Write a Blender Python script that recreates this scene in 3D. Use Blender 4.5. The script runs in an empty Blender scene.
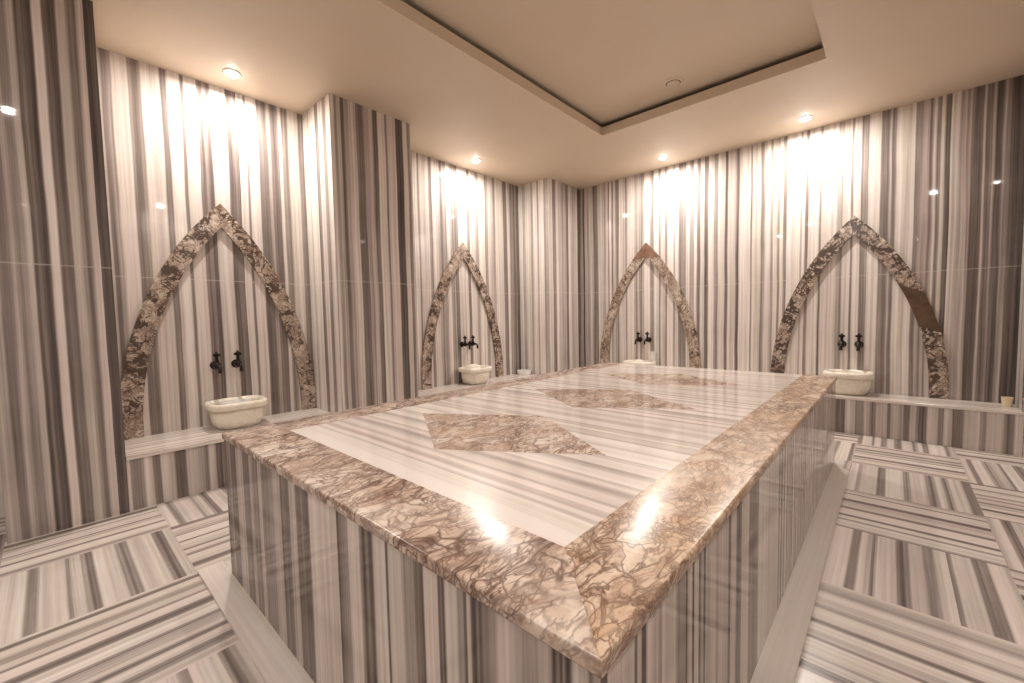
import bpy, bmesh, math, random
import numpy as np
from mathutils import Vector, Matrix

S = bpy.context.scene
COL = S.collection
PI = math.pi

# ------------------------------------------------------------------ camera
def add_camera():
    yaw, pitch, roll = math.radians(42.14), math.radians(-3.206), math.radians(-1.144)
    fw = Vector((-math.sin(yaw) * math.cos(pitch), math.cos(yaw) * math.cos(pitch), math.sin(pitch)))
    rt = Vector((math.cos(yaw), math.sin(yaw), 0))
    up = rt.cross(fw)
    r2 = rt * math.cos(roll) + up * math.sin(roll)
    u2 = -rt * math.sin(roll) + up * math.cos(roll)
    cd = bpy.data.cameras.new('camera')
    cd.sensor_fit = 'HORIZONTAL'
    cd.sensor_width = 36
    cd.lens = 36 * 419.4 / 1024
    cd.clip_start = 0.02
    co = bpy.data.objects.new('camera', cd)
    M = Matrix((r2, u2, -fw)).transposed().to_4x4()
    M.translation = Vector((4.001, -5.378, 1.15))
    co.matrix_world = M
    COL.objects.link(co)
    S.camera = co
add_camera()

# ------------------------------------------------------------------ world, exposure
wd = bpy.data.worlds.new('world')
S.world = wd
wd.use_nodes = True
wd.node_tree.nodes['Background'].inputs[0].default_value = (1, 0.9, 0.8, 1)
wd.node_tree.nodes['Background'].inputs[1].default_value = 0.0
S.view_settings.view_transform = 'Standard'
S.view_settings.look = 'None'
S.view_settings.gamma = 1
S.view_settings.use_curve_mapping = False
S.view_settings.exposure = -0.12
LAMP_COLOR = (1.0, 0.95, 0.885)
LAMP_WATTS = 34.0
LENS_GLOW = 60.0

# ------------------------------------------------------------------ dimensions (metres)
H = 3.023            # ceiling
XR, YN = 4.78, -7.0  # right wall, near wall
P = 0.538            # how far piers stand out from the left wall
YF0, YF1 = -5.585, -5.1      # foreground pier
Y1, Y2 = -3.728, -2.948      # middle pier
Y3 = -0.765                  # corner pier
LZ, LQ = 0.347, 0.378        # ledge height, depth at the back wall
PX0, PX1, PY0, PY1, PZ = 1.782, 3.709, -4.88, -1.44, 0.663   # platform slab
BW = 0.211                   # border width
JOINT = 1.495

# ------------------------------------------------------------------ tagging and object helpers
def tag(o, label=None, cat=None, group=None, kind=None):
    if label: o['label'] = label
    if cat: o['category'] = cat
    if group: o['group'] = group
    if kind: o['kind'] = kind
    return o

def thing(name, loc, label, cat, group=None, rz=0.0):
    o = bpy.data.objects.new(name, None)
    o.empty_display_size = 0.1
    o.location = loc
    o.rotation_euler = (0, 0, rz)
    COL.objects.link(o)
    return tag(o, label, cat, group)

def link(name, bm, mats, parent=None, smooth=False, loc=None, label=None, bevel=0.0, bseg=2, angle=30):
    bmesh.ops.recalc_face_normals(bm, faces=bm.faces[:])
    me = bpy.data.meshes.new(name)
    if smooth:
        for f in bm.faces: f.smooth = True
    bm.to_mesh(me)
    bm.free()
    for m in (mats if isinstance(mats, (list, tuple)) else [mats]):
        me.materials.append(m)
    o = bpy.data.objects.new(name, me)
    COL.objects.link(o)
    if parent is not None: o.parent = parent
    if loc is not None: o.location = loc
    if label: o['label'] = label
    if smooth:
        try: me.set_sharp_from_angle(angle=math.radians(angle))
        except Exception: pass
    if bevel:
        b = o.modifiers.new('bevel', 'BEVEL')
        b.width = bevel; b.segments = bseg; b.limit_method = 'ANGLE'
        b.harden_normals = False
    return o

def copy_tree(o, parent=None):
    c = o.copy()
    COL.objects.link(c)
    if parent is not None: c.parent = parent
    for ch in list(o.children):
        copy_tree(ch, c)
    return c

# ------------------------------------------------------------------ mesh helpers
def uvl(bm): return bm.loops.layers.uv.verify()

def face(bm, pts, uvs=None, mi=0):
    vs = [bm.verts.new(p) for p in pts]
    f = bm.faces.new(vs)
    f.material_index = mi
    if uvs is not None:
        L = uvl(bm)
        for lp, uv in zip(f.loops, uvs): lp[L].uv = uv
    return f

def auto_uv(bm, across='auto', off=(0, 0, 0)):
    """u = metres across the stripes, v = metres along them.
    Vertical faces: stripes run up (v=z). Horizontal faces: stripes run along the axis named by 'across'."""
    L = uvl(bm)
    bm.normal_update()
    for f in bm.faces:
        n = f.normal
        for lp in f.loops:
            x, y, z = lp.vert.co
            x += off[0]; y += off[1]; z += off[2]
            if abs(n.z) > 0.7:
                uv = (x, y) if across == 'x' else (y, x)
            elif across == 'z':
                uv = (z, x + y)
            elif abs(n.x) > abs(n.y): uv = (y, z)
            else: uv = (x, z)
            lp[L].uv = uv

def prism(bm, pts, z0, z1, mi=0):
    lo = [bm.verts.new((x, y, z0)) for x, y in pts]
    hi = [bm.verts.new((x, y, z1)) for x, y in pts]
    n = len(pts)
    fs = [bm.faces.new(lo[::-1]), bm.faces.new(hi)]
    for i in range(n):
        j = (i + 1) % n
        fs.append(bm.faces.new((lo[i], lo[j], hi[j], hi[i])))
    for f in fs: f.material_index = mi
    return fs

def box(bm, x0, x1, y0, y1, z0, z1, mi=0):
    return prism(bm, [(x0, y0), (x1, y0), (x1, y1), (x0, y1)], z0, z1, mi)

def lathe(bm, prof, M=Matrix.Identity(4), n=24, mi=0, close=True):
    """prof: (r, z) list turned round local z"""
    rings = []
    for r, z in prof:
        if r < 1e-6:
            rings.append([bm.verts.new(M @ Vector((0, 0, z)))])
        else:
            rings.append([bm.verts.new(M @ Vector((r * math.cos(2 * PI * k / n), r * math.sin(2 * PI * k / n), z))) for k in range(n)])
    for a, b in zip(rings[:-1], rings[1:]):
        if len(a) == 1 and len(b) == 1: continue
        for k in range(n):
            j = (k + 1) % n
            if len(a) == 1: f = bm.faces.new((a[0], b[j], b[k]))
            elif len(b) == 1: f = bm.faces.new((a[k], a[j], b[0]))
            else: f = bm.faces.new((a[k], a[j], b[j], b[k]))
            f.material_index = mi

def tube(bm, pts, radii, n=12):
    pts = [Vector(p) for p in pts]
    if not isinstance(radii, (list, tuple)): radii = [radii] * len(pts)
    rings = []
    ref = Vector((0.13, 0.9, 0.21)).normalized()
    for i, p in enumerate(pts):
        t = (pts[min(i + 1, len(pts) - 1)] - pts[max(i - 1, 0)]).normalized()
        a = t.cross(ref).normalized(); b = t.cross(a)
        rings.append([bm.verts.new(p + (a * math.cos(2 * PI * k / n) + b * math.sin(2 * PI * k / n)) * radii[i]) for k in range(n)])
    for a, b in zip(rings[:-1], rings[1:]):
        for k in range(n):
            j = (k + 1) % n
            bm.faces.new((a[k], a[j], b[j], b[k]))
    bm.faces.new(rings[0][::-1]); bm.faces.new(rings[-1])

def sphere(bm, c, r, sz=1.0):
    lathe(bm, [(r * math.sin(t * PI / 8), -r * sz * math.cos(t * PI / 8)) for t in range(9)], Matrix.Translation(c), 16)

# ------------------------------------------------------------------ node helpers
class NT:
    def __init__(self, name):
        self.m = bpy.data.materials.new(name)
        self.m.use_nodes = True
        self.t = self.m.node_tree
        self.b = self.t.nodes['Principled BSDF']
    def n(self, kind, **kw):
        nd = self.t.nodes.new(kind)
        for k, v in kw.items():
            if k.startswith('i_'):
                nd.inputs[int(k[2:]) if k[2:].isdigit() else k[2:].replace('_', ' ')].default_value = v
            else: setattr(nd, k, v)
        return nd
    def l(self, a, b): self.t.links.new(a, b)
    def math(self, op, a, b=None, c=None, clamp=False):
        nd = self.n('ShaderNodeMath', operation=op, use_clamp=clamp)
        for i, x in enumerate((a, b, c)):
            if x is None: continue
            if isinstance(x, (int, float)): nd.inputs[i].default_value = x
            else: self.l(x, nd.inputs[i])
        return nd.outputs[0]
    def mix(self, fac, a, b, mode='MIX'):
        nd = self.n('ShaderNodeMixRGB', blend_type=mode)
        for i, x in enumerate((fac, a, b)):
            if isinstance(x, (int, float)): nd.inputs[i].default_value = x
            elif isinstance(x, tuple): nd.inputs[i].default_value = (*x, 1) if len(x) == 3 else x
            else: self.l(x, nd.inputs[i])
        return nd.outputs[0]
    def ramp(self, fac, stops, interp='LINEAR'):
        nd = self.n('ShaderNodeValToRGB')
        cr = nd.color_ramp
        cr.interpolation = interp
        while len(cr.elements) < len(stops): cr.elements.new(0.5)
        for e, (p, c) in zip(cr.elements, stops):
            e.position = p
            if isinstance(c, (int, float)): c = (c, c, c)
            e.color = (*c, 1)
        self.l(fac, nd.inputs[0])
        return nd.outputs[0]
    def noise(self, vec, scale, detail=2.0, rough=0.5, dist=0.0):
        nd = self.n('ShaderNodeTexNoise', noise_dimensions='3D')
        nd.inputs['Scale'].default_value = scale
        nd.inputs['Detail'].default_value = detail
        nd.inputs['Roughness'].default_value = rough
        nd.inputs['Distortion'].default_value = dist
        if vec is not None: self.l(vec, nd.inputs['Vector'])
        return nd.outputs[0]
    def comb(self, x, y, z=0.0):
        nd = self.n('ShaderNodeCombineXYZ')
        for i, q in enumerate((x, y, z)):
            if isinstance(q, (int, float)): nd.inputs[i].default_value = q
            else: self.l(q, nd.inputs[i])
        return nd.outputs[0]

# colours of the banded marble, dark to pale
MARBLE = [(0.0, (0.058, 0.047, 0.043)), (0.22, (0.148, 0.119, 0.109)), (0.42, (0.278, 0.230, 0.211)),
          (0.65, (0.502, 0.436, 0.400)), (0.85, (0.70, 0.622, 0.573)), (1.0, (0.815, 0.752, 0.705))]

def marble_bands(name, bands, rough=0.028, joint=None, detail=1.0, mid=1.0, wob=0.012, bump=0.0, spec=0.5, palette=MARBLE, vjoint=None):
    """bands = ([(u_start, tone), ...], u_end) read across the stone; everything along it is gentle noise."""
    lst, end = bands
    k = NT(name)
    uv = k.n('ShaderNodeUVMap')
    sx = k.n('ShaderNodeSeparateXYZ')
    k.l(uv.outputs[0], sx.inputs[0])
    u0, v0 = sx.outputs[0], sx.outputs[1]
    w1 = k.noise(k.comb(k.math('MULTIPLY', u0, 1.6), k.math('MULTIPLY', v0, 0.9)), 1.0, 2.0)
    w2 = k.noise(k.comb(k.math('MULTIPLY', u0, 9.0), k.math('MULTIPLY', v0, 2.2)), 1.0, 2.0)
    u = k.math('ADD', u0, k.math('MULTIPLY', k.math('SUBTRACT', w1, 0.5), wob * 2))
    u = k.math('ADD', u, k.math('MULTIPLY', k.math('SUBTRACT', w2, 0.5), wob * 0.5))
    tone = None
    for c in range(0, len(lst), 15):
        ch = lst[c:c + 15]
        a = ch[0][0]
        b = lst[c + 15][0] if c + 15 < len(lst) else end
        stops = []
        for i, (s, t) in enumerate(ch):
            e = ch[i + 1][0] if i + 1 < len(ch) else b
            d = min(0.005, (e - s) * 0.22)
            stops += [((s + d - a) / (b - a), t), ((e - d - a) / (b - a), t)]
        fac = k.math('DIVIDE', k.math('SUBTRACT', u, a), b - a, clamp=True)
        r = k.ramp(fac, stops)
        if tone is None: tone = r
        else: tone = k.mix(k.math('GREATER_THAN', u, a), tone, r)
    # fine grain running with the stripes, and soft clouds
    g1 = k.noise(k.comb(k.math('MULTIPLY', u, 70.0), k.math('MULTIPLY', v0, 0.7)), 1.0, 3.0, 0.6)
    g2 = k.noise(k.comb(k.math('MULTIPLY', u, 260.0), k.math('MULTIPLY', v0, 2.5), 3.0), 1.0, 2.0, 0.6)
    cl = k.noise(k.comb(k.math('MULTIPLY', u, 4.0), k.math('MULTIPLY', v0, 3.0), 7.0), 1.0, 4.0, 0.6)
    tone = k.math('ADD', k.math('MULTIPLY', tone, 0.92), 0.045)
    g0 = k.noise(k.comb(k.math('MULTIPLY', u, 34.0), k.math('MULTIPLY', v0, 0.25), 5.0), 1.0, 2.0, 0.6)
    t = k.math('ADD', tone, k.math('MULTIPLY', k.math('SUBTRACT', g0, 0.5), 0.5 * mid))
    t = k.math('ADD', t, k.math('MULTIPLY', k.math('SUBTRACT', g1, 0.5), 0.42 * detail))
    t = k.math('ADD', t, k.math('MULTIPLY', k.math('SUBTRACT', g2, 0.5), 0.20 * detail))
    t = k.math('ADD', t, k.math('MULTIPLY', k.math('SUBTRACT', cl, 0.5), 0.16 * detail), clamp=True)
    col = k.ramp(t, palette)
    # bands lean a little pink, grey or cream
    hue = k.noise(k.comb(k.math('MULTIPLY', u, 11.0), k.math('MULTIPLY', v0, 0.15), 11.0), 1.0, 1.0)
    col = k.mix(1.0, col, k.ramp(hue, [(0.3, (1.03, 0.985, 0.985)), (0.5, (1, 1, 1)), (0.7, (1.0, 1.0, 0.955))]), 'MULTIPLY')
    if joint is not None:
        jm = k.math('LESS_THAN', k.math('ABSOLUTE', k.math('SUBTRACT', v0, joint)), 0.0035)
        jn = k.noise(k.comb(k.math('MULTIPLY', u, 6.0), 0.0, 2.0), 1.0, 2.0)
        col = k.mix(k.math('MULTIPLY', jm, k.math('ADD', 0.05, k.math('MULTIPLY', jn, 0.55))), col, (0.74, 0.66, 0.60))
    k.l(col, k.b.inputs['Base Color'])
    k.b.inputs['Roughness'].default_value = rough
    k.b.inputs['Specular IOR Level'].default_value = spec
    if bump:
        bp = k.n('ShaderNodeBump'); bp.inputs['Strength'].default_value = bump; bp.inputs['Distance'].default_value = 0.002
        k.l(k.noise(k.comb(k.math('MULTIPLY', u0, 40), k.math('MULTIPLY', v0, 40)), 1.0, 3.0), bp.inputs['Height'])
        k.l(bp.outputs[0], k.b.inputs['Normal'])
    return k.m

def breccia(name, clast, vein, dark=(0.05, 0.032, 0.025), scale=15.0, vein_w=0.07, dark_amt=0.0, warm=0.0, rough=0.1, rot=0.6, stretch=0.55, seed=0.0, brown=0.0, vein_amt=1.0, piece=None):
    k = NT(name)
    ge = k.n('ShaderNodeNewGeometry')
    mp = k.n('ShaderNodeMapping')
    mp.inputs['Location'].default_value = (seed * 3.1, seed * 1.7, seed * 2.3)
    mp.inputs['Rotation'].default_value = (0, 0, rot)
    mp.inputs['Scale'].default_value = (1, stretch, 1)
    k.l(ge.outputs['Position'], mp.inputs[0])
    ps = mp.outputs[0]
    def warp(src, sc, amt, det):
        nz = k.n('ShaderNodeTexNoise'); nz.inputs['Scale'].default_value = sc; nz.inputs['Detail'].default_value = det
        k.l(src, nz.inputs['Vector'])
        sub = k.n('ShaderNodeVectorMath', operation='SUBTRACT'); k.l(nz.outputs['Color'], sub.inputs[0]); sub.inputs[1].default_value = (0.5, 0.5, 0.5)
        scl = k.n('ShaderNodeVectorMath', operation='SCALE'); k.l(sub.outputs[0], scl.inputs[0]); scl.inputs['Scale'].default_value = amt
        add = k.n('ShaderNodeVectorMath', operation='ADD'); k.l(src, add.inputs[0]); k.l(scl.outputs[0], add.inputs[1])
        return add.outputs[0]
    q = warp(warp(ps, 3.5, 0.20, 2.0), 18.0, 0.055, 4.0)
    def vor(sc, feat):
        nd = k.n('ShaderNodeTexVoronoi', feature=feat); nd.inputs['Scale'].default_value = sc; nd.inputs['Randomness'].default_value = 1.0
        k.l(q, nd.inputs['Vector']); return nd
    e1 = vor(scale, 'DISTANCE_TO_EDGE').outputs['Distance']
    c1 = vor(scale, 'F1').outputs['Color']
    e2 = vor(scale * 2.6, 'DISTANCE_TO_EDGE').outputs['Distance']
    c2 = vor(scale * 2.6, 'F1').outputs['Color']
    s1 = k.n('ShaderNodeSeparateColor'); k.l(c1, s1.inputs[0])
    s2 = k.n('ShaderNodeSeparateColor'); k.l(c2, s2.inputs[0])
    fine = k.noise(q, 26.0, 6.0, 0.7)
    streak = k.noise(ps, 5.0, 6.0, 0.68, 1.4)
    tone = k.math('ADD', k.math('MULTIPLY', s1.outputs[0], 0.30), k.math('MULTIPLY', s2.outputs[1], 0.16))
    tone = k.math('ADD', tone, k.math('MULTIPLY', k.math('SUBTRACT', fine, 0.5), 1.0))
    tone = k.math('ADD', tone, k.math('MULTIPLY', k.math('SUBTRACT', streak, 0.5), 1.1))
    tone = k.math('ADD', tone, 0.30, clamp=True)
    n = len(clast)
    col = k.ramp(tone, [(i / (n - 1), c) for i, c in enumerate(clast)])
    if warm:
        wm = k.math('MULTIPLY', k.ramp(k.noise(ps, 3.6, 5.0, 0.65), [(0.46, 0.0), (0.66, 1.0)]), warm)
        col = k.mix(wm, col, (0.60, 0.37, 0.19))
    zone = k.ramp(k.noise(ps, 4.0, 3.0, 0.6), [(0.38, 0.0), (0.58, 1.0)])
    zone2 = k.ramp(k.noise(q, 11.0, 2.0, 0.6), [(0.40, 0.0), (0.58, 1.0)])
    vw = k.math('MULTIPLY', k.math('POWER', k.math('MULTIPLY', k.noise(q, 14.0, 3.0), 1.75), 2.2), vein_w)
    m1 = k.math('SUBTRACT', 1.0, k.math('DIVIDE', e1, vw), clamp=True)
    m2 = k.math('SUBTRACT', 1.0, k.math('DIVIDE', e2, k.math('MULTIPLY', vw, 1.3)), clamp=True)
    def ridge(vec, sc, sharp, dist):
        return k.math('SUBTRACT', 1.0, k.math('MULTIPLY', k.math('ABSOLUTE', k.math('SUBTRACT', k.noise(vec, sc, 4.0, 0.6, dist), 0.5)), sharp), clamp=True)
    rd = ridge(ps, scale * 0.55, 34.0, 0.7)
    rd2 = ridge(q, scale * 1.6, 19.0, 0.3)
    vm = k.math('MAXIMUM', k.math('MULTIPLY', m1, k.math('ADD', 0.10, k.math('MULTIPLY', zone, 0.80))), k.math('MULTIPLY', m2, k.math('MULTIPLY', zone2, 0.8)))
    vm = k.math('MAXIMUM', vm, k.math('MULTIPLY', rd, k.math('ADD', 0.35, k.math('MULTIPLY', zone, 0.55))))
    vm = k.math('MAXIMUM', vm, k.math('MULTIPLY', rd2, k.math('MULTIPLY', zone2, 0.6)))
    vm = k.math('MULTIPLY', k.math('POWER', vm, 0.8), vein_amt, clamp=True)
    col = k.mix(vm, col, vein)
    if dark_amt:
        dm = k.math('SUBTRACT', k.math('ADD', k.noise(ps, 7.0, 3.0, 0.6), k.math('MULTIPLY', k.math('MAXIMUM', m1, m2), 0.16)), 1.0 - dark_amt)
        dm = k.math('MULTIPLY', dm, 12.0, clamp=True)
        keep = k.math('LESS_THAN', s2.outputs[0], 0.70)
        dm = k.math('MULTIPLY', dm, k.math('ADD', 0.10, k.math('MULTIPLY', keep, 0.82)))
        col = k.mix(dm, col, dark)
    if brown:
        bm_ = k.math('MULTIPLY', k.math('SUBTRACT', k.noise(ps, 2.6, 1.5), 1.0 - brown), 30.0, clamp=True)
        col = k.mix(bm_, col, k.ramp(k.noise(q, 22.0, 4.0), [(0.3, (0.085, 0.045, 0.025)), (0.7, (0.20, 0.115, 0.065))]))
    if piece:   # a plainer brown piece let into the stone: (axis 0 lower bound, z from, z to, slant, colours)
        sp = k.n('ShaderNodeSeparateXYZ'); k.l(ge.outputs['Position'], sp.inputs[0])
        xlo, z0, z1, sl, ca, cb = piece
        zz = k.math('ADD', sp.outputs[2], k.math('MULTIPLY', sp.outputs[0], sl))
        zz = k.math('ADD', zz, k.math('MULTIPLY', k.math('SUBTRACT', k.noise(ps, 16.0, 3.0), 0.5), 0.06))
        pm = k.math('MULTIPLY', k.math('GREATER_THAN', zz, z0), k.math('LESS_THAN', zz, z1))
        pm = k.math('MULTIPLY', pm, k.math('GREATER_THAN', sp.outputs[0], xlo))
        col = k.mix(pm, col, k.ramp(k.noise(q, 9.0, 5.0, 0.65), [(0.32, ca), (0.68, cb)]))
    k.l(col, k.b.inputs['Base Color'])
    k.b.inputs['Roughness'].default_value = rough
    return k.m

def plain(name, color, rough=0.5, metal=0.0, bump=0.0, nscale=30.0, var=0.06):
    k = NT(name)
    tc = k.n('ShaderNodeTexCoord')
    nz = k.noise(tc.outputs['Object'], nscale, 3.0)
    col = k.mix(1.0, color, k.ramp(nz, [(0.3, 1 - var), (0.7, 1 + var)]), 'MULTIPLY')
    k.l(col, k.b.inputs['Base Color'])
    k.b.inputs['Roughness'].default_value = rough
    k.b.inputs['Metallic'].default_value = metal
    if bump:
        bp = k.n('ShaderNodeBump'); bp.inputs['Strength'].default_value = bump; bp.inputs['Distance'].default_value = 0.003
        k.l(nz, bp.inputs['Height']); k.l(bp.outputs[0], k.b.inputs['Normal'])
    return k.m

def emitter(name, color, strength):
    k = NT(name)
    k.b.inputs['Base Color'].default_value = (0.9, 0.88, 0.84, 1)
    k.b.inputs['Emission Color'].default_value = (*color, 1)
    k.b.inputs['Emission Strength'].default_value = strength
    return k.m

# ------------------------------------------------------------------ stripe records, read off the stone (position across, tone)
BANDS = {
    'fg': ([(-5.580,0.5), (-5.570,0.62), (-5.534,0.36), (-5.501,0.5), (-5.465,0.4), (-5.433,0.58), (-5.406,0.15), (-5.391,0.28), (-5.380,0.12), (-5.345,0.88), (-5.307,0.2), (-5.275,0.3), (-5.254,0.72), (-5.218,0.42), (-5.178,0.7), (-5.145,0.1)], -5.108),
    'bay1': ([(-5.061,0.75), (-5.045,0.32), (-5.020,0.5), (-4.994,0.88), (-4.912,0.35), (-4.840,0.8), (-4.734,0.3), (-4.696,0.9), (-4.618,0.35), (-4.596,0.87), (-4.515,0.28), (-4.478,0.4), (-4.464,0.22), (-4.430,0.82), (-4.328,0.25), (-4.250,0.88), (-4.199,0.4), (-4.181,0.88), (-4.106,0.3), (-4.030,0.6), (-4.006,0.35), (-3.940,0.8), (-3.915,0.4), (-3.864,0.82), (-3.776,0.35)], -3.749),
    'flank1': ([(-0.061,0.85), (0.093,0.6), (0.129,0.9), (0.250,0.3), (0.310,0.78), (0.399,0.35), (0.456,0.78)], 0.511),
    'pier1': ([(-3.740,0.4), (-3.723,0.8), (-3.697,0.4), (-3.670,0.7), (-3.638,0.25), (-3.608,0.45), (-3.571,0.72), (-3.503,0.28), (-3.429,0.55), (-3.389,0.62), (-3.342,0.25), (-3.301,0.82), (-3.228,0.35), (-3.205,0.75), (-3.114,0.15), (-3.036,0.75), (-2.989,0.38), (-2.955,0.7)], -2.925),
    'bay2': ([(-2.556,0.85), (-2.501,0.4), (-2.478,0.78), (-2.409,0.8), (-2.346,0.4), (-2.302,0.8), (-2.228,0.6), (-2.183,0.22), (-2.157,0.45), (-2.090,0.88), (-2.035,0.5), (-1.963,0.3), (-1.910,0.78), (-1.865,0.82), (-1.753,0.33), (-1.712,0.88), (-1.617,0.45), (-1.565,0.92), (-1.442,0.5), (-1.386,0.8), (-1.309,0.5), (-1.251,0.8), (-1.090,0.33), (-1.016,0.85), (-0.966,0.5), (-0.881,0.3), (-0.848,0.6), (-0.815,0.25)], -0.793),
    'flank2': ([(-0.001,0.9), (0.074,0.55), (0.128,0.88), (0.227,0.55), (0.258,0.92), (0.329,0.6), (0.365,0.95), (0.452,0.55), (0.528,0.85)], 0.562),
    'pier2': ([(-0.733,0.85), (-0.682,0.38), (-0.606,0.85), (-0.545,0.7), (-0.463,0.55), (-0.365,0.38), (-0.304,0.85), (-0.231,0.6), (-0.135,0.7), (-0.066,0.12)], -0.001),
    'back': ([(0.530,0.6), (0.590,0.2), (0.616,0.65), (0.757,0.33), (0.843,0.85), (0.907,0.6), (0.960,0.8), (1.003,0.35), (1.025,0.8), (1.057,0.45), (1.089,0.8), (1.120,0.38), (1.174,0.82), (1.264,0.55), (1.293,0.9), (1.396,0.55), (1.444,0.85), (1.474,0.5), (1.538,0.9), (1.620,0.5), (1.675,0.9), (1.736,0.4), (1.764,0.9), (1.818,0.45), (1.847,0.95), (1.924,0.6), (1.949,0.9), (1.992,0.45), (2.086,0.9), (2.127,0.55), (2.182,0.85), (2.218,0.35), (2.254,0.85), (2.301,0.35), (2.348,0.9), (2.410,0.48), (2.454,0.85), (2.531,0.35), (2.563,0.75), (2.648,0.3), (2.679,0.9), (2.799,0.5), (2.814,0.85), (2.900,0.42), (2.937,0.85), (2.996,0.5), (3.019,0.85), (3.062,0.42), (3.085,0.85), (3.114,0.3), (3.142,0.92), (3.268,0.6), (3.281,0.85), (3.309,0.35), (3.336,0.85), (3.428,0.35), (3.449,0.85), (3.575,0.5), (3.619,0.75), (3.661,0.9), (3.681,0.5), (3.700,0.92), (3.755,0.42), (3.809,0.88), (3.893,0.42), (3.957,0.65), (3.975,0.3), (4.003,0.85), (4.130,0.48), (4.172,0.6), (4.224,0.32), (4.236,0.75), (4.268,0.45), (4.294,0.75), (4.320,0.18), (4.354,0.75), (4.404,0.6), (4.478,0.2), (4.546,0.6), (4.557,0.25), (4.597,0.55), (4.612,0.15), (4.657,0.5), (4.691,0.08)], 4.750),
    'front': ([(1.821,0.3), (1.880,0.15), (1.950,0.58), (2.042,0.28), (2.127,0.5), (2.162,0.28), (2.229,0.62), (2.262,0.35), (2.382,0.58), (2.455,0.22), (2.533,0.55), (2.589,0.22), (2.693,0.75), (2.767,0.66), (2.877,0.15), (2.888,0.35), (2.943,0.75), (3.004,0.35), (3.019,0.12), (3.033,0.3), (3.047,0.15), (3.070,0.7), (3.131,0.12), (3.137,0.66), (3.202,0.45), (3.241,0.3), (3.273,0.1), (3.277,0.7), (3.330,0.15), (3.336,0.35), (3.341,0.12), (3.348,0.68), (3.389,0.48), (3.409,0.1), (3.415,0.62), (3.428,0.15), (3.443,0.3), (3.449,0.15), (3.458,0.35), (3.492,0.66), (3.538,0.5), (3.539,0.7), (3.586,0.55), (3.616,0.1), (3.622,0.3), (3.629,0.08), (3.635,0.3), (3.640,0.1), (3.649,0.6), (3.683,0.3), (3.687,0.6)], 3.716),
    'side': ([(-4.832,0.6), (-4.763,0.2), (-4.757,0.62), (-4.740,0.08), (-4.722,0.66), (-4.670,0.4), (-4.657,0.6), (-4.587,0.4), (-4.533,0.06), (-4.527,0.58), (-4.496,0.1), (-4.485,0.62), (-4.456,0.12), (-4.444,0.5), (-4.425,0.06), (-4.415,0.5), (-4.359,0.6), (-4.338,0.45), (-4.316,0.6), (-4.286,0.5), (-4.230,0.12), (-4.213,0.58), (-4.159,0.22), (-4.101,0.66), (-4.017,0.3), (-3.897,0.7), (-3.759,0.6)], -3.597),
}

def rnd_bands(seed, u0, u1, pale=(0.02, 0.08), darkw=(0.01, 0.045), lo=(0.2, 0.5), hi=(0.68, 0.92), lines=0.25):
    r = random.Random(seed)
    out = []; u = u0; d = r.random() < 0.5
    while u < u1:
        if d:
            w = r.uniform(*darkw); t = r.uniform(*lo)
            if r.random() < lines and w > 0.012:
                out += [(u, t), (u + w * 0.4, max(0.08, t - 0.16)), (u + w * 0.6, t + 0.06)]
            else: out.append((u, t))
        else:
            w = r.uniform(*pale); t = r.uniform(*hi)
            out.append((u, t))
            if r.random() < 0.4: out.append((u + w * r.uniform(0.35, 0.65), t - r.uniform(0.08, 0.2)))
        u += w; d = not d
    return (out, u)

def fill(bands, seed, u0, u1, **kw):
    """a stripe record widened at both ends with stripes of the same sort"""
    lst, end = bands
    out = []
    if u0 < lst[0][0] - 0.02:
        a = rnd_bands(seed, u0, lst[0][0] - 0.02, **kw)
        out += [x for x in a[0] if x[0] < lst[0][0] - 0.004]
    out += lst
    if u1 > end + 0.01:
        b = rnd_bands(seed + 1, end, u1, **kw)
        out += b[0]; end = b[1]
    return (out, end)

def mono(bands):
    lst, end = bands
    out = [lst[0]]
    for s in lst[1:]:
        if s[0] > out[-1][0] + 0.0015: out.append(s)
    return (out, max(end, out[-1][0] + 0.01))

def lift(bands, k):
    return ([(u, min(1.0, t * k)) for u, t in bands[0]], bands[1])

M = {}
J = dict(joint=JOINT)
M['fg'] = marble_bands('banded_marble_foreground_pier', mono(BANDS['fg']), mid=1.4, **J)
M['bay1'] = marble_bands('banded_marble_first_bay', mono(BANDS['bay1']), mid=1.3, **J)
M['flank1'] = marble_bands('banded_marble_pier_flank', mono(BANDS['flank1']), mid=1.3, **J)
M['pier1'] = marble_bands('banded_marble_middle_pier', mono(BANDS['pier1']), mid=1.5, **J)
M['bay2'] = marble_bands('banded_marble_second_bay', mono(fill(BANDS['bay2'], 5, -2.95, -0.79)), mid=1.6, **J)
M['flank2'] = marble_bands('banded_marble_corner_flank', mono(BANDS['flank2']), mid=1.5, **J)
M['pier2'] = marble_bands('banded_marble_corner_pier', mono(BANDS['pier2']), mid=1.5, **J)
M['back'] = marble_bands('banded_marble_back_wall', mono(BANDS['back']), mid=1.8, **J)
M['wall'] = marble_bands('banded_marble_wall', rnd_bands(21, -7.1, 4.9, pale=(0.03, 0.11), darkw=(0.02, 0.09)), **J)
M['front'] = marble_bands('banded_marble_platform_front', mono(fill(lift(BANDS['front'], 1.22), 8, 1.77, 3.72)), detail=1.2, wob=0.006, rough=0.08, spec=0.15)
M['side'] = marble_bands('banded_marble_platform_side', mono(fill(lift(BANDS['side'], 1.35), 9, -4.89, -1.42, pale=(0.012, 0.05), darkw=(0.005, 0.025), lo=(0.2, 0.6), hi=(0.74, 0.98))), detail=1.2, wob=0.006, rough=0.07, spec=0.1)
M['apron'] = marble_bands('banded_marble_ledge_front', rnd_bands(31, -7.1, 4.9, pale=(0.03, 0.09), darkw=(0.02, 0.07)))
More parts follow.
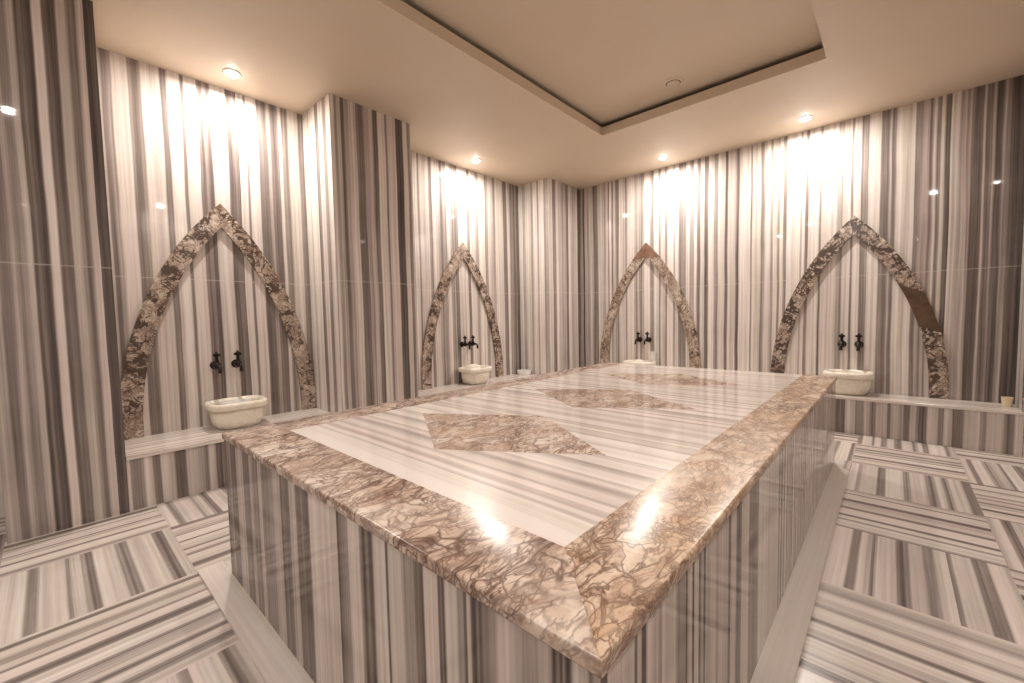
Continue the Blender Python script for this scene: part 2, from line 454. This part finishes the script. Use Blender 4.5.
M['ledge'] = marble_bands('banded_marble_ledge_top', rnd_bands(33, -7.1, 4.9, pale=(0.02, 0.08), darkw=(0.006, 0.03), lo=(0.6, 0.75), hi=(0.85, 1.0)), rough=0.15)
M['top'] = marble_bands('banded_marble_platform_top', fill(([(-4.70, 1.04), (-4.60, 1.0), (-4.545, 0.78), (-4.53, 0.95), (-4.505, 0.72), (-4.47, 0.9), (-4.44, 0.68), (-4.425, 0.86)], -4.40), 41, -4.70, -1.3, pale=(0.03, 0.11), darkw=(0.006, 0.04), lo=(0.64, 0.78), hi=(0.88, 1.04), lines=0.3), rough=0.12, detail=0.8, wob=0.02)
FLOOR_BANDS = rnd_bands(52, 0.0, 6.5, pale=(0.03, 0.10), darkw=(0.012, 0.05), lo=(0.30, 0.56), hi=(0.76, 0.96), lines=0.5)
M['floor'] = marble_bands('banded_marble_floor', FLOOR_BANDS, rough=0.26, wob=0.005, bump=0.05)
M['skirt'] = marble_bands('pale_marble_base_strip', ([(-7.1, 0.95), (-5.0, 0.90), (-4.95, 0.97), (-4.9, 0.88), (1.9, 0.95), (3.72, 0.97), (3.78, 0.92)], 4.9), rough=0.3, detail=0.7, mid=0.4)
PINK = [(0.17, 0.097, 0.07), (0.39, 0.262, 0.198), (0.62, 0.475, 0.39), (0.75, 0.635, 0.55), (0.84, 0.76, 0.68)]
M['border'] = breccia('breccia_marble_front_border', PINK, (0.098, 0.045, 0.03), scale=15, vein_w=0.10, warm=0.12, rough=0.22)
M['border_warm'] = breccia('breccia_marble_side_border', [(0.20, 0.11, 0.066), (0.42, 0.27, 0.18), (0.64, 0.47, 0.35), (0.75, 0.61, 0.49), (0.83, 0.73, 0.63)], (0.135, 0.062, 0.038), scale=19, vein_w=0.08, warm=0.5, seed=2, rough=0.23, rot=-0.3)
M['inlay'] = breccia('breccia_marble_inlay', PINK, (0.13, 0.06, 0.04), scale=16, vein_w=0.085, warm=0.15, seed=4, rough=0.14)
ARCH = [(0.12, 0.07, 0.05), (0.30, 0.21, 0.16), (0.50, 0.39, 0.31), (0.64, 0.53, 0.445), (0.73, 0.64, 0.555)]
M['arch'] = breccia('breccia_marble_arch', ARCH, (0.13, 0.08, 0.058), dark=(0.068, 0.042, 0.031), scale=14, vein_w=0.08, dark_amt=0.50, seed=7, brown=0.33, stretch=0.9, rough=0.17)
M['arch_tip'] = breccia('breccia_marble_arch_brown_tip', ARCH, (0.13, 0.08, 0.058), dark=(0.10, 0.06, 0.042), scale=14, vein_w=0.07, dark_amt=0.44, seed=9, stretch=0.9, rough=0.17,
                        piece=(-9.0, 1.90, 3.0, 0.0, (0.14, 0.07, 0.045), (0.30, 0.175, 0.115)))
M['arch_right'] = breccia('breccia_marble_arch_brown_piece', ARCH, (0.11, 0.066, 0.048), dark=(0.06, 0.036, 0.027), scale=17, vein_w=0.09, dark_amt=0.53, seed=12, stretch=0.9, rough=0.17,
                          piece=(3.85, 0.98 + 0.4 * 4.24, 1.33 + 0.4 * 4.18, 0.4, (0.070, 0.040, 0.024), (0.15, 0.092, 0.058)))
M['ceiling'] = plain('beige_ceiling_paint', (0.68, 0.565, 0.435), rough=0.55, nscale=3.0, var=0.015)
M['cream'] = breccia('cream_marble_basin', [(0.78, 0.69, 0.57), (0.85, 0.785, 0.68), (0.89, 0.84, 0.75)], (0.72, 0.63, 0.51), scale=9, vein_w=0.05, rough=0.22, seed=3)
M['bronze'] = plain('dark_bronze', (0.028, 0.020, 0.015), rough=0.32, metal=0.85, nscale=60, var=0.3)
M['white'] = plain('white_melamine', (0.82, 0.80, 0.76), rough=0.3, nscale=8, var=0.02)
M['beige'] = plain('beige_ceramic', (0.72, 0.58, 0.42), rough=0.3, nscale=8, var=0.03)
M['ring'] = plain('white_lamp_trim', (0.80, 0.76, 0.70), rough=0.35, nscale=8, var=0.02)
M['gap'] = plain('dark_gap', (0.03, 0.025, 0.02), rough=0.8)  # vent gap, and extra painted shade inside the tray slot
M['lens'] = emitter('lamp_lens', LAMP_COLOR, LENS_GLOW)

# ------------------------------------------------------------------ setting: walls
def wall_left():
    bm = bmesh.new()
    segs = [((0, YN), (0, YF0), 'wall'), ((0, YF0), (P, YF0), 'wall'), ((P, YF0), (P, YF1), 'fg'), ((P, YF1), (0, YF1), 'flank1'),
            ((0, YF1), (0, Y1), 'bay1'), ((0, Y1), (P, Y1), 'flank1'), ((P, Y1), (P, Y2), 'pier1'), ((P, Y2), (0, Y2), 'flank2'),
            ((0, Y2), (0, Y3), 'bay2'), ((0, Y3), (P, Y3), 'flank2'), ((P, Y3), (P, 0), 'pier2')]
    names = []
    for a, b, m in segs:
        if m not in names: names.append(m)
        ax = 1 if abs(a[0] - b[0]) < 1e-6 else 0
        face(bm, [(*a, 0), (*b, 0), (*b, H), (*a, H)], [(a[ax], 0), (b[ax], 0), (b[ax], H), (a[ax], H)], names.index(m))
    w = names.index('wall')
    ring = [s[0] for s in segs] + [(P, 0)]
    back = [(-0.15, 0), (-0.15, YN)]
    allp = ring + back
    for a, b in [((P, 0), back[0]), (back[0], back[1]), (back[1], ring[0])]:
        face(bm, [(*a, 0), (*b, 0), (*b, H), (*a, H)], [(0, 0)] * 4, w)
    face(bm, [(x, y, H) for x, y in allp], [(x, y) for x, y in allp], w)
    face(bm, [(x, y, 0) for x, y in allp[::-1]], [(x, y) for x, y in allp[::-1]], w)
    bmesh.ops.remove_doubles(bm, verts=bm.verts[:], dist=1e-5)
    return tag(link('wall_left', bm, [M[n] for n in names]), kind='structure')
wall_left()

def slab_wall(name, x0, x1, y0, y1, m):
    bm = bmesh.new(); box(bm, x0, x1, y0, y1, 0, H); auto_uv(bm)
    return tag(link(name, bm, M[m]), kind='structure')
slab_wall('wall_back', -0.15, XR + 0.15, 0, 0.15, 'back')
slab_wall('wall_right', XR, XR + 0.15, YN, 0, 'wall')
slab_wall('wall_front', -0.15, XR + 0.15, YN - 0.15, YN, 'wall')

# ------------------------------------------------------------------ setting: floor of marble tiles, grain turned from tile to tile
def floor():
    bm = bmesh.new()
    r = random.Random(7)
    def tile(x0, x1, y0, y1, along_y):
        s = r.uniform(0.3, 5.6); fl = r.random() < 0.5
        def uv(x, y):
            a, b = (x - x0, y) if along_y else (y - y0, x)
            return (s + (0.62 - a if fl else a), b + s * 3)
        face(bm, [(x0, y0, 0), (x1, y0, 0), (x1, y1, 0), (x0, y1, 0)], [uv(x0, y0), uv(x1, y0), uv(x1, y1), uv(x0, y1)])
    def edges(first, step, lo, hi):
        e = [first + step * i for i in range(-30, 31)]
        return [lo] + [q for q in e if lo + 0.02 < q < hi - 0.02] + [hi]
    # right-hand part of the room
    xs = edges(3.803, 0.608, 2.75, XR + 0.15); ys = edges(-3.21, 0.625, YN - 0.15, 0.15)
    for i in range(len(xs) - 1):
        for j in range(len(ys) - 1):
            ci = round((0.5 * (xs[i] + xs[i + 1]) - 3.803) / 0.608 - 0.5); cj = round((0.5 * (ys[j] + ys[j + 1]) + 3.21) / 0.625 - 0.5)
            tile(xs[i], xs[i + 1], ys[j], ys[j + 1], (ci + cj) % 2 == 0)
    xs = edges(1.63, 0.645, -0.15, 2.75); ys = edges(-4.974, 0.62, YN - 0.15, 0.15)
    for i in range(len(xs) - 1):
        for j in range(len(ys) - 1):
            ci = round((0.5 * (xs[i] + xs[i + 1]) - 1.63) / 0.645 - 0.5); cj = round((0.5 * (ys[j] + ys[j + 1]) + 4.974) / 0.62 - 0.5)
            tile(xs[i], xs[i + 1], ys[j], ys[j + 1], (ci + cj) % 2 == 1)
    bm.faces.ensure_lookup_table()
    x0, x1, y0, y1, z = -0.15, XR + 0.15, YN - 0.15, 0.15, -0.1
    for pts in ([(x0, y0, z), (x0, y1, z), (x1, y1, z), (x1, y0, z)],): face(bm, pts, [(0, 0)] * 4)
    for f in bm.faces: f.normal_update()
    me = bpy.data.meshes.new('floor'); bm.to_mesh(me); bm.free(); me.materials.append(M['floor'])
    o = bpy.data.objects.new('floor', me); COL.objects.link(o)
    return tag(o, kind='structure')
floor()

# ------------------------------------------------------------------ setting: ceiling with a recessed tray and a slot round it, coloured dark to deepen its shade
TX0, TX1, TY0, TY1 = 1.728, 3.60, -4.95, -1.402
TZ, TG = 0.085, 0.045
def ceiling():
    bm = bmesh.new()
    X0, X1, Y0, Y1_ = -0.15, XR + 0.15, YN - 0.15, 0.15
    zf, zu, d = H + TZ, H + TZ + TG, 0.34
    def ringface(z, o, i, mi=0):
        ox0, ox1, oy0, oy1 = o; ix0, ix1, iy0, iy1 = i
        A = [(ox0, oy0), (ox1, oy0), (ox1, oy1), (ox0, oy1)]; B = [(ix0, iy0), (ix1, iy0), (ix1, iy1), (ix0, iy1)]
        for k in range(4):
            j = (k + 1) % 4
            face(bm, [(*A[k], z), (*A[j], z), (*B[j], z), (*B[k], z)], None, mi)
    def wallring(r, z0, z1, mi=0):
        x0, x1, y0, y1 = r
        A = [(x0, y0), (x1, y0), (x1, y1), (x0, y1)]
        for k in range(4):
            j = (k + 1) % 4
            face(bm, [(*A[k], z0), (*A[j], z0), (*A[j], z1), (*A[k], z1)], None, mi)
    hole = (TX0, TX1, TY0, TY1); slot = (TX0 - d, TX1 + d, TY0 - d, TY1 + d)
    ringface(H, (X0, X1, Y0, Y1_), hole)
    wallring(hole, H, zf)
    ringface(zf, slot, hole, 1)  # slot floor and back: shade strengthened by a dark colour
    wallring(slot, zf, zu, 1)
    face(bm, [(slot[0], slot[2], zu), (slot[1], slot[2], zu), (slot[1], slot[3], zu), (slot[0], slot[3], zu)])
    # upper side
    face(bm, [(X0, Y0, zu + 0.1), (X1, Y0, zu + 0.1), (X1, Y1_, zu + 0.1), (X0, Y1_, zu + 0.1)])
    wallring((X0, X1, Y0, Y1_), H, zu + 0.1)
    bmesh.ops.remove_doubles(bm, verts=bm.verts[:], dist=1e-5)
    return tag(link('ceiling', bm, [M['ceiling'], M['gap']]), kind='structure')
ceiling()

G = 0.0015           # hairline left where stone meets wall
# ------------------------------------------------------------------ ledges along the walls
def ledge(label, x0, x1, y0, y1, front):
    """front: 'x' -> open side faces +x, 'y' -> open side faces -y"""
    t = thing('marble_ledge', ((x0 + x1) / 2, (y0 + y1) / 2, 0), label, 'ledge', 'stone ledges under the arches')
    ox, oy = t.location.x, t.location.y
    th, ov = 0.026, 0.012
    bm = bmesh.new()
    if front == 'x': box(bm, x0 - ox, x1 - ox - ov, y0 - oy, y1 - oy, 0, LZ - th)
    else: box(bm, x0 - ox, x1 - ox, y0 + ov - oy, y1 - oy, 0, LZ - th)
    auto_uv(bm, off=(ox, oy, 0))
    link('front_panel', bm, M['apron'], t)
    bm = bmesh.new(); box(bm, x0 - ox, x1 - ox, y0 - oy, y1 - oy, LZ - th, LZ)
    bm.normal_update(); L = uvl(bm)
    for f in bm.faces:
        for lp in f.loops:
            c = lp.vert.co
            if front == 'x': lp[L].uv = (c.x + ox - c.z, c.y + oy)
            else: lp[L].uv = (c.y + oy + c.z, c.x + ox)
    link('ledge_slab', bm, M['ledge'], t, bevel=0.004)
    return t
ledge('striped marble ledge under the left arch, beside the foreground pier', G, P, YF1 + G, Y1 - G, 'x')
ledge('striped marble ledge under the arch between the two left piers, mostly behind the platform', G, P, Y2 + G, Y3 - G, 'x')
ledge('long shallow striped marble ledge along the back wall under two arches', P + G, XR - G, -LQ, -G, 'y')

# ------------------------------------------------------------------ pointed arches of breccia marble, standing on the ledges
HZ = np.array([0.347, 0.55, 0.78, 1.04, 1.15, 1.45, 1.60, 1.80, 2.0, 2.095])
HW = np.array([0.690, 0.685, 0.660, 0.603, 0.570, 0.453, 0.370, 0.255, 0.085, 0.0])
POLY = np.polyfit(HZ, HW, 5)
def arch(along, centre, label, hw=1.0, apex=2.095, mat='arch'):
    N = 40
    zs = np.linspace(LZ, 2.095, N)
    hs = np.polyval(POLY, zs); hs[-1] = 0.0; hs = np.maximum(hs, 0) * hw
    zz = LZ + (zs - LZ) * (apex - LZ) / (2.095 - LZ)
    out = np.stack([hs, zz], 1)
    tg = np.gradient(out, axis=0); tg /= np.linalg.norm(tg, axis=1)[:, None]
    nr = np.stack([-tg[:, 1], tg[:, 0]], 1)
    inn = out + nr * 0.127
    inn[:, 1] = np.maximum(inn[:, 1], LZ)
    inn = [tuple(p) for p in inn if p[0] > 0.0]
    # carry the inner edge on to the centre line
    (ax_, az_), (bx_, bz_) = inn[-2], inn[-1]
    inn.append((0.0, bz_ + (bz_ - az_) * bx_ / max(1e-4, ax_ - bx_)))
    outl = [tuple(p) for p in out]
    loc = (G, centre, LZ) if along == 'y' else (centre, -G, LZ)
    t = thing('pointed_arch', loc, label, 'arch', 'pointed marble arches on the walls')
    D = 0.024
    for s in (-1, 1):
        bm = bmesh.new()
        ring = outl + inn[::-1]
        def P3(p, d):
            if along == 'y': return Vector((d, s * p[0], p[1] - LZ))
            return Vector((s * p[0], -d, p[1] - LZ))
        a = [bm.verts.new(P3(p, 0)) for p in ring]; b = [bm.verts.new(P3(p, D)) for p in ring]
        n = len(ring); no, ni = len(outl), len(inn)
        for i in range(n):
            j = (i + 1) % n
            bm.faces.new((a[i], a[j], b[j], b[i]))
        # front and back as strips between outer and inner edge
        for q in (a, b):
            O = q[:no]; I = q[no:][::-1]
            i = j = 0
            while i < no - 1 or j < ni - 1:
                if j >= ni - 1 or (i < no - 1 and (i + 1) / (no - 1) <= (j + 1) / (ni - 1)):
                    bm.faces.new((O[i], O[i + 1], I[j])); i += 1
                else:
                    bm.faces.new((O[i], I[j + 1], I[j])); j += 1
        link('arch_limb', bm, M[mat], t)
    return t
arch('y', -4.405, 'large pointed breccia marble arch on the left wall beside the foreground pier', hw=0.978, apex=2.105)
arch('y', -1.852, 'narrow-looking pointed breccia marble arch on the left wall between the middle and corner piers', hw=0.98, apex=2.10)
arch('x', 1.572, 'pointed breccia marble arch on the back wall nearest the corner pier, brown at its tip', hw=1.02, apex=2.11, mat='arch_tip')
arch('x', 3.708, 'large pointed breccia marble arch at the right of the back wall', hw=1.0, apex=2.085, mat='arch_right')

# ------------------------------------------------------------------ the central platform
def platform():
    cx, cy = (PX0 + PX1) / 2, (PY0 + PY1) / 2
    t = thing('marble_platform', (cx, cy, 0), 'large heated marble platform in the middle of the room, striped sides and breccia border', 'platform')
    x0, x1, y0, y1 = PX0 - cx, PX1 - cx, PY0 - cy, PY1 - cy
    th, ov = 0.030, 0.006
    off = (cx, cy, 0)
    def part(name, pts, z0, z1, m, across='auto', bevel=0.0, label=None, flat=False, sel=None):
        bm = bmesh.new(); prism(bm, pts, z0, z1)
        if bevel:
            es = [e for e in bm.edges if sel((e.verts[0].co + e.verts[1].co) / 2, (e.verts[0].co - e.verts[1].co).normalized())]
            bmesh.ops.bevel(bm, geom=es, offset=bevel, offset_type='OFFSET', segments=4, profile=0.5, affect='EDGES', clamp_overlap=True)
        auto_uv(bm, across, off)
        if flat:
            L = uvl(bm)
            for f in bm.faces:
                for lp in f.loops:
                    c = lp.vert.co
                    lp[L].uv = (c.x + cx, c.y + cy) if across == 'x' else (c.y + cy, c.x + cx)
        return link(name, bm, M[m], t, label=label, smooth=bool(bevel))
    outer = lambda q, d: abs(d.z) < 0.5 and (abs(q.x - x0) < 1e-4 or abs(q.x - x1) < 1e-4 or abs(q.y - y0) < 1e-4)
    rect = lambda a, b, c, d: [(a, c), (b, c), (b, d), (a, d)]
    zb, zt = 0.0, PZ - th
    pw = 0.02
    X0, X1, Y0, Y1_ = x0 + ov, x1 - ov, y0 + ov, y1 - ov
    part('front_panel', rect(X0, X1, Y0, Y0 + pw), zb, zt, 'front')
    part('back_panel', rect(X0, X1, Y1_ - pw, Y1_), zb, zt, 'front')
    part('side_panel', rect(X0, X0 + pw, Y0 + pw, Y1_ - pw), zb, zt, 'side')
    part('side_panel', rect(X1 - pw, X1, Y0 + pw, Y1_ - pw), zb, zt, 'side')
    w = BW
    part('front_border', [(x0, y0), (x1, y0), (x1 - w, y0 + w), (x0 + w, y0 + w)], zt, PZ, 'border', bevel=0.007, sel=outer)
    part('side_border', [(x1, y0), (x1, y1), (x1 - w, y1), (x1 - w, y0 + w)], zt, PZ, 'border_warm', bevel=0.007, sel=outer, label='orange-tinted breccia border slab')
    part('side_border', [(x0, y0), (x0 + w, y0 + w), (x0 + w, y1), (x0, y1)], zt, PZ, 'border', bevel=0.007, sel=outer)
    part('top_panel', rect(x0 + w, x1 - w, y0 + w, y1), zt, PZ - 0.0006, 'top', across='y')
    for c in (-4.09, -3.165, -2.24):
        c -= cy
        part('diamond_inlay', [(-0.535 - 0.012, c), (-0.012, c - 0.335), (0.535 - 0.012, c), (-0.012, c + 0.335)], PZ - 0.012, PZ, 'inlay')
    # low marble strip lying on the floor round the foot
    sw, sz = 0.10, 0.012
    fx0 = 1.64 - cx
    part('base_strip', [(X0 + 0.22, Y0 - sw), (X1 + sw, Y0 - sw), (X1, Y0), (X0, Y0)], 0, sz, 'skirt', across='y', flat=True)
    part('base_strip', [(fx0, Y0 - sw), (X0 + 0.22, Y0 - sw), (X0, Y0), (fx0, Y0)], 0, sz, 'skirt', across='y', flat=True)
    ya = -3.17 - cy; yb = -3.83 - cy
    part('base_strip', [(X1, Y0), (X1 + sw, Y0 - sw), (X1 + sw, yb), (X1, yb)], 0, sz, 'skirt', across='x', flat=True)
    part('base_strip', [(X1, yb), (X1 + sw, yb), (X1 + sw, ya), (X1, ya)], 0, sz, 'skirt', across='x', flat=True)
    part('base_strip', [(X1, ya), (X1 + sw, ya), (X1 + sw, Y1_ - 0.16), (X1, Y1_)], 0, sz, 'skirt', across='x', flat=True)
    part('base_strip', [(X1, Y1_), (X1 + sw, Y1_ - 0.16), (X1 + sw, Y1_ + sw), (X1, Y1_ + sw)], 0, sz, 'ledge', across='x', flat=True, label='pale corner piece')
platform()

# ------------------------------------------------------------------ wash basins
def superring(bm, a, b, z, n=96, e=2.5, cx=0.0, flute=0.0, nf=30):
    vs = []
    for k in range(n):
        th = 2 * PI * k / n
        c, s = math.cos(th), math.sin(th)
        q = (abs(c) ** e + abs(s) ** e) ** (-1 / e)
        q *= 1 + flute * abs(math.cos(nf * th / 2)) - flute * 0.5
        vs.append(bm.verts.new((cx + a * q * c, b * q * s, z)))
    return vs
def bridge(bm, A, B):
    n = len(A)
    for k in range(n):
        j = (k + 1) % n
        bm.faces.new((A[k], A[j], B[j], B[k]))
def basin(loc, rz, label, e=2.6, er=3.4, hw=0.20, hd=0.165, h=0.205, flute=0.035):
    """width along local y, depth along local x; the wall is at local -x"""
    t = thing('wash_basin', loc, label, 'basin', 'carved marble wash basins on the ledges', rz)
    bm = bmesh.new()
    prof = [(0.60, 0.0, 0), (0.68, 0.006, 0), (0.78, 0.030, 1), (0.845, 0.070, 1), (0.865, 0.11, 1), (0.86, 0.135, 1), (0.83, 0.148, 0)]
    rings = [superring(bm, hd * s, hw * s, z, e=e, flute=flute * fl) for s, z, fl in prof]
    for A, B in zip(rings[:-1], rings[1:]): bridge(bm, A, B)
    bm.faces.new(rings[0][::-1])
    inner = [(0.83, 0.148), (0.80, 0.15), (0.76, 0.10), (0.62, 0.055), (0.40, 0.04)]
    ir = [superring(bm, hd * s, hw * s, z, e=e) for s, z in inner[1:]]
    bridge(bm, rings[-1], ir[0])
    for A, B in zip(ir[:-1], ir[1:]): bridge(bm, A, B)
    bm.faces.new(ir[-1])
    link('bowl', bm, M['cream'], t, smooth=True, angle=50)
    bm = bmesh.new()
    rp = [(0.80, 0.1485), (0.87, 0.1485), (0.96, 0.152), (0.995, 0.16), (1.0, 0.178), (0.99, 0.194), (0.955, 0.203), (0.91, 0.205), (0.86, 0.203), (0.82, 0.193), (0.80, 0.175)]
    rr = [superring(bm, hd * s, hw * s, z, e=e if s < 0.84 else er) for s, z in rp]
    for A, B in zip(rr, rr[1:] + rr[:1]): bridge(bm, A, B)
    link('rim', bm, M['cream'], t, smooth=True, angle=60)
    return t
basin((0.20, -4.412, LZ), 0, 'cream marble basin on the left ledge behind the near corner of the platform', hd=0.175)
basin((0.17, -1.835, LZ), 0, 'cream marble basin on the ledge between the middle and corner piers, a bowl inside it')
basin((1.545, -0.17, LZ), -PI / 2, 'cream marble basin behind the far edge of the platform, only its rim showing')
basin((3.70, -0.165, LZ), -PI / 2, 'round cream marble basin on the back ledge beyond the right corner of the platform', hw=0.198, er=3.0).scale = (1, 1, 1.07)

# ------------------------------------------------------------------ wall taps
def make_tap(label):
    """wall at local x = 0, spout towards +x, origin at the wall on the tap's axis"""
    t = thing('wall_tap', (0, 0, 0), label, 'tap', 'dark bronze wall taps')
    RX = Matrix.Rotation(PI / 2, 4, 'Y')
    bm = bmesh.new()
    lathe(bm, [(0, 0), (0.030, 0), (0.030, 0.004), (0.024, 0.009), (0.016, 0.012), (0.0, 0.013)], RX, 20)
    link('wall_flange', bm, M['bronze'], t, smooth=True)
    bm = bmesh.new()
    lathe(bm, [(0, 0.012), (0.012, 0.012), (0.012, 0.03), (0.020, 0.036), (0.023, 0.05), (0.020, 0.064), (0.013, 0.070), (0.011, 0.085), (0, 0.085)], RX, 20)
    link('tap_body', bm, M['bronze'], t, smooth=True)
    bm = bmesh.new()
    tube(bm, [(0.078, 0, 0.0), (0.095, 0, 0.001), (0.110, 0, -0.006), (0.119, 0, -0.020), (0.121, 0, -0.040), (0.121, 0, -0.048)], [0.010, 0.010, 0.010, 0.010, 0.011, 0.013])
    link('spout', bm, M['bronze'], t, smooth=True)
    bm = bmesh.new()
    lathe(bm, [(0, 0.018), (0.013, 0.018), (0.014, 0.026), (0.010, 0.032), (0.009, 0.052), (0.012, 0.058), (0.0, 0.060)], Matrix.Translation((0.05, 0, 0)), 16)
    stem = link('handle_stem', bm, M['bronze'], t, smooth=True)
    bm = bmesh.new()
    sphere(bm, (0.05, 0, 0.072), 0.016)
    tube(bm, [(0.05, -0.022, 0.072), (0.05, -0.014, 0.072), (0.05, 0.014, 0.072), (0.05, 0.022, 0.072)], [0.007, 0.010, 0.010, 0.007], 10)
    lathe(bm, [(0, 0.080), (0.006, 0.083), (0.008, 0.089), (0.005, 0.095), (0, 0.097)], Matrix.Translation((0.05, 0, 0)), 12)
    link('handle_knob', bm, M['bronze'], stem, smooth=True)
    return t
TAPS = [((0, -4.497, 0.822), 0, 'left tap of the pair above the basin in the large left arch'),
        ((0, -4.352, 0.822), 0, 'right tap of the pair above the basin in the large left arch'),
        ((0, -1.894, 0.832), 0, 'left tap of the pair in the arch between the middle and corner piers'),
        ((0, -1.759, 0.832), 0, 'right tap of the pair in the arch between the middle and corner piers'),
        ((1.477, 0, 0.824), -PI / 2, 'left tap of the pair in the back wall arch nearest the corner'),
        ((1.605, 0, 0.824), -PI / 2, 'right tap of the pair in the back wall arch nearest the corner'),
        ((3.637, 0, 0.822), -PI / 2, 'left tap of the pair above the basin in the right-hand arch'),
        ((3.769, 0, 0.822), -PI / 2, 'right tap of the pair above the basin in the right-hand arch')]
tap0 = make_tap(TAPS[0][2])
for i, (loc, rz, lab) in enumerate(TAPS):
    o = tap0 if i == 0 else copy_tree(tap0)
    o.location = loc; o.rotation_euler = (0, 0, rz); o.scale = (1.15, 1.2, 1.15); o['label'] = 'dark bronze ' + lab

# ------------------------------------------------------------------ bowls and cups
def vessel(name, loc, prof, m, label, cat, tilt=None):
    bm = bmesh.new(); lathe(bm, prof, n=32)
    o = link(name, bm, M[m], None, smooth=True, loc=loc)
    if tilt: o.rotation_euler = tilt
    return tag(o, label, cat)
bowl_prof = [(0, 0), (0.082, 0), (0.090, 0.004), (0.097, 0.030), (0.101, 0.056), (0.102, 0.060), (0.098, 0.059), (0.093, 0.030), (0.085, 0.008), (0, 0.007)]
vessel('shallow_bowl', (0.155, -0.88, LZ), bowl_prof, 'white', 'small white shallow bowl on the ledge beside the corner pier', 'bowl')
cup_prof = [(0, 0), (0.030, 0), (0.034, 0.003), (0.043, 0.075), (0.044, 0.08), (0.040, 0.079), (0.032, 0.006), (0, 0.005)]
vessel('cup', (1.675, -0.055, LZ + 0.205), [(r * 1.15, z * 1.45) for r, z in cup_prof], 'white', 'white cup standing on the rim of the basin behind the platform', 'cup')
vessel('cup', (4.722, -0.13, LZ), [(r * 0.78, z * 0.92) for r, z in cup_prof], 'beige', 'small beige cup at the right end of the back ledge', 'cup')
dip = [(0, 0.075), (0.05, 0.07), (0.09, 0.045), (0.105, 0.005), (0.108, 0.0), (0.102, 0.002), (0.086, 0.042), (0.048, 0.065), (0, 0.07)]
vessel('dipping_bowl', (0.15, -1.85, LZ + 0.185), [(r * 0.95, z * 0.75) for r, z in dip], 'cream', 'cream dipping bowl turned over in the basin between the piers', 'bowl')
vessel('dipping_bowl', (0.18, -4.42, LZ + 0.09), [(r * 1.05, z * 1.7) for r, z in bowl_prof], 'white', 'white dipping bowl lying inside the left basin', 'bowl')

# ------------------------------------------------------------------ ceiling downlights and the round vent
def make_downlight(label):
    t = thing('ceiling_downlight', (0, 0, H), label, 'downlight', 'round ceiling downlights')
    bm = bmesh.new()
    lathe(bm, [(0.040, 0), (0.040, -0.006), (0.052, -0.008), (0.058, -0.004), (0.059, 0)], n=32)
    link('trim_ring', bm, M['ring'], t, smooth=True)
    bm = bmesh.new()
    lathe(bm, [(0.0395, -0.001), (0.0395, -0.008), (0.036, -0.018), (0.024, -0.026), (0, -0.029)], n=32)
    link('lens', bm, M['lens'], t, smooth=True)
    return t
def lamp(x, y, watts):
    ld = bpy.data.lights.new('downlight_beam', 'AREA')
    ld.shape = 'DISK'; ld.size = 0.066; ld.energy = watts; ld.color = LAMP_COLOR
    o = bpy.data.objects.new('downlight_beam', ld); o.location = (x, y, H - 0.033)
    COL.objects.link(o)
LIGHTS = [(0.297, -4.348, 'bright round downlight over the large left arch', 1.0), (0.316, -1.876, 'bright round downlight over the arch between the middle and corner piers', 1.0),
          (1.946, -0.370, 'bright round downlight near the back wall, left of the tray corner', 1.0), (3.339, -0.363, 'bright round downlight near the back wall at right', 1.0),
          (2.70, -5.50, 'round downlight behind the viewer, mirrored in the foreground pier', 0.4), (4.45, -4.10, 'round downlight by the right wall beyond the picture edge', 0.8),
          (1.946, -6.63, 'added fill downlight, unseen, by the near wall, nearer the left wall', 0.45), (3.339, -6.63, 'added fill downlight, unseen, by the near wall, nearer the right wall', 0.5)]  # near-wall pair is invented, put in out of view as fill light
d0 = make_downlight(LIGHTS[0][2])
for i, (x, y, lab, pw) in enumerate(LIGHTS):
    o = d0 if i == 0 else copy_tree(d0)
    o.location = (x, y, H); o['label'] = lab
    lamp(x, y, LAMP_WATTS * pw)

vt = thing('ceiling_vent', (2.555, -1.635, H + TZ + TG), 'round ceiling vent near the far corner of the recessed tray', 'vent')
bm = bmesh.new(); lathe(bm, [(0.060, 0), (0.060, -0.005), (0.075, -0.007), (0.086, -0.004), (0.088, 0)], n=40); link('vent_ring', bm, M['ceiling'], vt, smooth=True)
bm = bmesh.new(); lathe(bm, [(0, -0.001), (0.0599, -0.001)], n=40); link('dark_gap', bm, M['gap'], vt)
bm = bmesh.new(); lathe(bm, [(0, -0.011), (0.048, -0.011), (0.0525, -0.009), (0.053, -0.006), (0.048, -0.005), (0.02, -0.005), (0.02, -0.001), (0, -0.001)], n=40); link('vent_disc', bm, M['ceiling'], vt, smooth=True)
